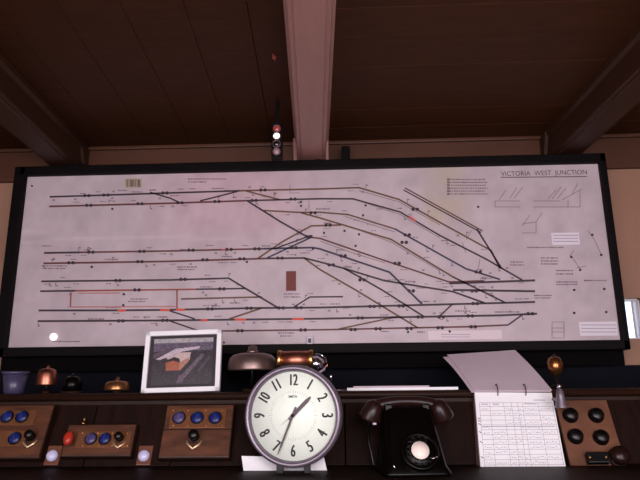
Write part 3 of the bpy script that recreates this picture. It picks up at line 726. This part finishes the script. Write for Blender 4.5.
# copper bulb bell and chrome bell at the right
Yk = 1.86
o = thing('copper_bulb_bell', 'shiny copper bulb on a dark stem standing right of the ring binder', 'bell', tr(shelf_at(557.5, Yk), Yk, ZS))
zc_ = zat(557.5, 366, Yk)
MB().lathe([(.020, 0), (.020, .006), (.010, .012), (.006, .02), (.006, zc_-.022)], 24).build('stem', M_knob, o)
MB().lathe([(.008, zc_-.028), (.018, zc_-.020), (.0225, zc_-.004), (.022, zc_+.010), (.017, zc_+.022), (.010, zc_+.027), (0, zc_+.028)], 32).build('bulb', mat('brownish brass', rgb(150, 98, 60), .25, .9, var=.1, scale=30), o)
MB().lathe([(.006, zc_+.027), (.007, zc_+.031), (.003, zc_+.035), (0, zc_+.036)], 14).build('finial', M_knob, o)
pb = at(561.5, 408, 1.70)
o = thing('desk_bell', 'small flared chrome bell standing at the top of tan control board', 'bell', tr(*pb))
MB().box(-.004, .006, .0, .06, .018, .026, bev=.002).build('bracket', M_silver, o)
MB().lathe([(.0175, 0), (.0170, .003), (.0135, .014), (.0110, .032), (.0085, .046), (.004, .051), (0, .052)], 28).build('bell_cup', M_silver, o)
MB().lathe([(.004, .051), (.006, .056), (.004, .061), (0, .062)], 14).build('bell_top', M_chrome, o)

# ---- telephone
Yt = 1.53
pt = at(413, 452, Yt)
tel = thing('telephone', 'black bakelite telephone with a brown handset on its cradle beside the clock', 'telephone', tr(pt.x, Yt+.06, ZL) @ rot('Z', 6))
def rrect(w_, d, z, cy, r=.02, n=5):
    P = []
    for (sx, sy, a0) in ((1, 1, 0), (-1, 1, 90), (-1, -1, 180), (1, -1, 270)):
        for k in range(n):
            a = math.radians(a0+90*k/(n-1)); P.append((sx*(w_/2-r)+r*math.cos(a), cy+sy*(d/2-r)+r*math.sin(a), z))
    return P
HT = at(410, 405, Yt+.06).z-ZL
MB().loft([rrect(.165, .17, 0, 0), rrect(.165, .17, .008, 0), rrect(.150, .155, .022, .004), rrect(.138, .125, HT*.45, .016), rrect(.128, .092, HT*.75, .028), rrect(.122, .070, HT*.92, .034), rrect(.108, .052, HT*.97, .036)]).build('body', M_bake, tel)
# dial
zdl = at(419, 452, Yt).z-ZL
DM = tr(.008, -.078+.012, zdl) @ rot('X', 62)
MB().lathe([(.046, -.03), (.046, .006), (.043, .010), (.040, .008)], 48, DM).build('dial_ring', M_bake, tel)
fw = MB().lathe([(.039, .004), (.039, .008), (.020, .010), (0, .010)], 48, DM).build('finger_wheel', M_bake, tel)
hl = MB()
for k in range(10):
    a = math.radians(60+k*28); hl.lathe([(.0058, .0078), (.0062, .0102), (.0050, .0104), (.0050, .0085)], 16, DM @ tr(math.cos(a)*.030, math.sin(a)*.030, 0))
hl.build('finger_hole', mat('grey dial hole', rgb(13, 11, 12), .3), fw, kind='stuff')
MB().lathe([(.0215, .010), (.0215, .0125), (0, .0130)], 36, DM).build('dial_label', mat('cream label', rgb(242, 230, 220), .5, var=.03, scale=60), fw)
MB().tube([(.038, -.016, .010), (.030, -.020, .014), (.024, -.022, .013)], .002, 8, DM).build('finger_stop', M_chrome, tel)
for s in (-1, 1):
    MB().box(s*.048-.010, s*.048+.010, .008, .060, HT*.90, HT*1.02, bev=.004).build('cradle_prong', M_bake, tel)
MB().tube([(-.052, -.074, .016), (-.058, -.076, .026)], .002, 8).build('chrome_clip', M_chrome, tel)
# handset
Yh = Yt+.06
hz = at(410, 404, Yh).z-ZL
L = (at(455, 410, Yh).x-at(365, 410, Yh).x)
pts = []; rr = []
for k in range(13):
    s = -1+2*k/12; pts.append((s*L*.36, .034, hz+.006-.012*abs(s)**2.2)); rr.append(.0125+.004*abs(s))
hs = MB().tube(pts, rr, 16).build('handset', M_bakeb, tel)
for s in (-1, 1):
    CMh = tr(s*L*.37, .028, hz-.008) @ rot('Y', s*-22) @ rot('X', 18)
    MB().lathe([(.010, .018), (.020, .010), (.026, -.008), (.031, -.026), (.031, -.031), (.024, -.034), (0, -.034)], 32, CMh).build('earpiece' if s < 0 else 'mouthpiece', M_bakeb, hs)
cd = [(-L*.37, .05, hz-.03), (-L*.42, .08, hz-.06), (-L*.40, .085, .06), (-L*.36, .08, .01), (-.07, .075, .012)]
MB().tube(cd, .004, 8).build('cord', M_knob, tel)
MB().box(-L*.34-.016, -L*.34-.006, -.002, .004, hz-.050, hz-.044, bev=.001).build('handset_clip', M_silver, hs)

# ---- ring binder / log book
lb = thing('ring_binder', 'open ring binder of log sheets hanging down the sloping desk front', 'book', SM(*slope(513, 392, .03), .0))
def LBm(px, py, n): 
    p = SO+SN*n; u_, v_ = slope(px, py, n); return lb.matrix_world.inverted() @ (p+Vector((u_, 0, 0))+SV*v_)
bpy.context.view_layer.update()
LBI = lb.matrix_world.inverted()
def slab(name, quad, dn, m, parent=lb, bulge=0):
    """quad: four world points, thickened along their normal"""
    n = (quad[1]-quad[0]).cross(quad[3]-quad[0]).normalized()
    a = [LBI @ p for p in quad]; b = [LBI @ (p+n*dn) for p in quad]
    return MB().loft([[tuple(p) for p in a], [tuple(p) for p in b]], smooth=False).build(name, m, parent)
def SP(px, py, n):
    u_, v_ = slope(px, py, n); return SO+SN*n+Vector((u_, 0, 0))+SV*v_
# lower pad of pages on a dark backing board
bq = [SP(472.5, 394, .012), SP(550, 394, .012), SP(562, 472, .012), SP(477, 472, .012)]
slab('backing_board', bq, .006, mat('dark red cover', rgb(66, 30, 34), .5))
NP = .034
pq = [SP(474.6, 392.4, NP), SP(551.6, 392.8, NP), SP(567, 473, NP), SP(481.2, 474, NP)]
page = slab('page_block', pq, .014, M_paper, lb)
e1 = (pq[1]-pq[0]); e2 = (pq[3]-pq[0]); nn = -e1.cross(e2).normalized()
if nn.y > 0: nn = -nn
def PG(s, t): # s across, t down
    top = pq[0].lerp(pq[1], s); bot = pq[3].lerp(pq[2], s); return top.lerp(bot, t)
def pline(mb, s0, t0, s1, t1, w_):
    a, b = PG(s0, t0), PG(s1, t1); d = (b-a).normalized(); k_ = d.cross(nn)*w_/2
    q_ = [a+k_+nn*.0002, b+k_+nn*.0002, b-k_+nn*.0002, a-k_+nn*.0002]; q2 = [p+nn*.0004 for p in q_]
    mb.loft([[tuple(LBI @ p) for p in q_], [tuple(LBI @ p) for p in q2]], smooth=False)
rul = MB()
for t in [.135, .185]+[.24+.06*i for i in range(13)]: pline(rul, .05, t, .98, t, .0008)
for s in (.05, .18, .36, .46, .54, .60, .80, .98): pline(rul, s, .135, s, .98, .0008)
rul.build('ruled_line', mat('faint ruling', rgb(150, 140, 158), .7), lb, kind='stuff')
wr = MB()
pline(wr, .07, .155, .16, .155, .002); pline(wr, .22, .155, .30, .155, .002); pline(wr, .62, .15, .78, .15, .0018); pline(wr, .75, .10, .90, .10, .0018); pline(wr, .06, .44, .96, .44, .0014)
for i in range(13):
    for (s0, s1) in ((.07, .16), (.20, .34), (.38, .45), (.47, .53), (.55, .59), (.62, .78), (.82, .95)):
        if random.random() < .62:
            s = s0
            while s < s1-.01:
                w_ = random.uniform(.012, .03); t = .215+.06*i+random.uniform(-.006, .006)
                pline(wr, s, t, min(s1, s+w_), t+random.uniform(-.01, .01), .0011); s += w_+random.uniform(.006, .016)
wr.build('handwriting', mat('blue grey writing', rgb(132, 122, 150), .7), lb, kind='stuff')
mg = MB()
for t in (.33, .36, .40, .50, .62, .80): pline(mg, .015, t, .045, t+.02, .0018)
mg.build('margin_mark', mat('violet pencil', rgb(96, 52, 104), .7), lb, kind='stuff')
# sheets flipped over and propped back
def flip(px_tl, px_tr, tb, rb, dY, m, name):
    n_ = 10; rows = []
    A0, A1 = SP(*tb, NP+.006), SP(*rb, NP+.006)
    B0, B1 = at(*px_tl, 2.02+dY), at(*px_tr, 2.02+dY)
    for j in range(n_+1):
        t = j/n_; row = []
        for i in range(9):
            s = i/8
            p = A0.lerp(A1, s).lerp(B0.lerp(B1, s), t)
            sag = math.sin(PI*t)*(.006-.003*s); p = p+Vector((sag*.6*s, 0, sag))
            row.append(p)
        rows.append(row)
    V = [LBI @ p for r_ in rows for p in r_]; V2 = [LBI @ (p-Vector((0, .0, .0014))) for r_ in rows for p in r_]
    F = []; N = len(V)
    for j in range(n_):
        for i in range(8):
            a = j*9+i; F.append((a, a+1, a+10, a+9)); F.append((N+a, N+a+9, N+a+10, N+a+1))
    for j in range(n_): F.append((j*9, j*9+9, N+j*9+9, N+j*9)); F.append((j*9+8, N+j*9+8, N+j*9+17, j*9+17))
    for i in range(8): F.append((i, N+i, N+i+1, i+1)); F.append((n_*9+i, n_*9+i+1, N+n_*9+i+1, N+n_*9+i))
    mb = MB(); mb.add(V+V2, F, smooth=False); return mb.build(name, m, lb)
flip((443, 357), (512, 352), (471.5, 392), (551, 391.3), .0, M_paper2, 'flipped_sheet')
flip((447, 354.5), (515, 350), (474, 390.6), (552, 390), .012, M_paper2, 'flipped_sheet')
for px in (497, 525):
    c0 = LBI @ SP(px, 391.5, NP+.002); P = []
    for k in range(15):
        a = math.radians(-80+k*20); P.append((c0.x+.001*k/14, c0.y-.004+.017*math.cos(a)*-1+.010, c0.z+.012*math.sin(a)-.002))
    MB().tube(P, .0014, 8).build('binder_ring', mat('dark ring metal', rgb(90, 66, 72), .3, .8), lb)
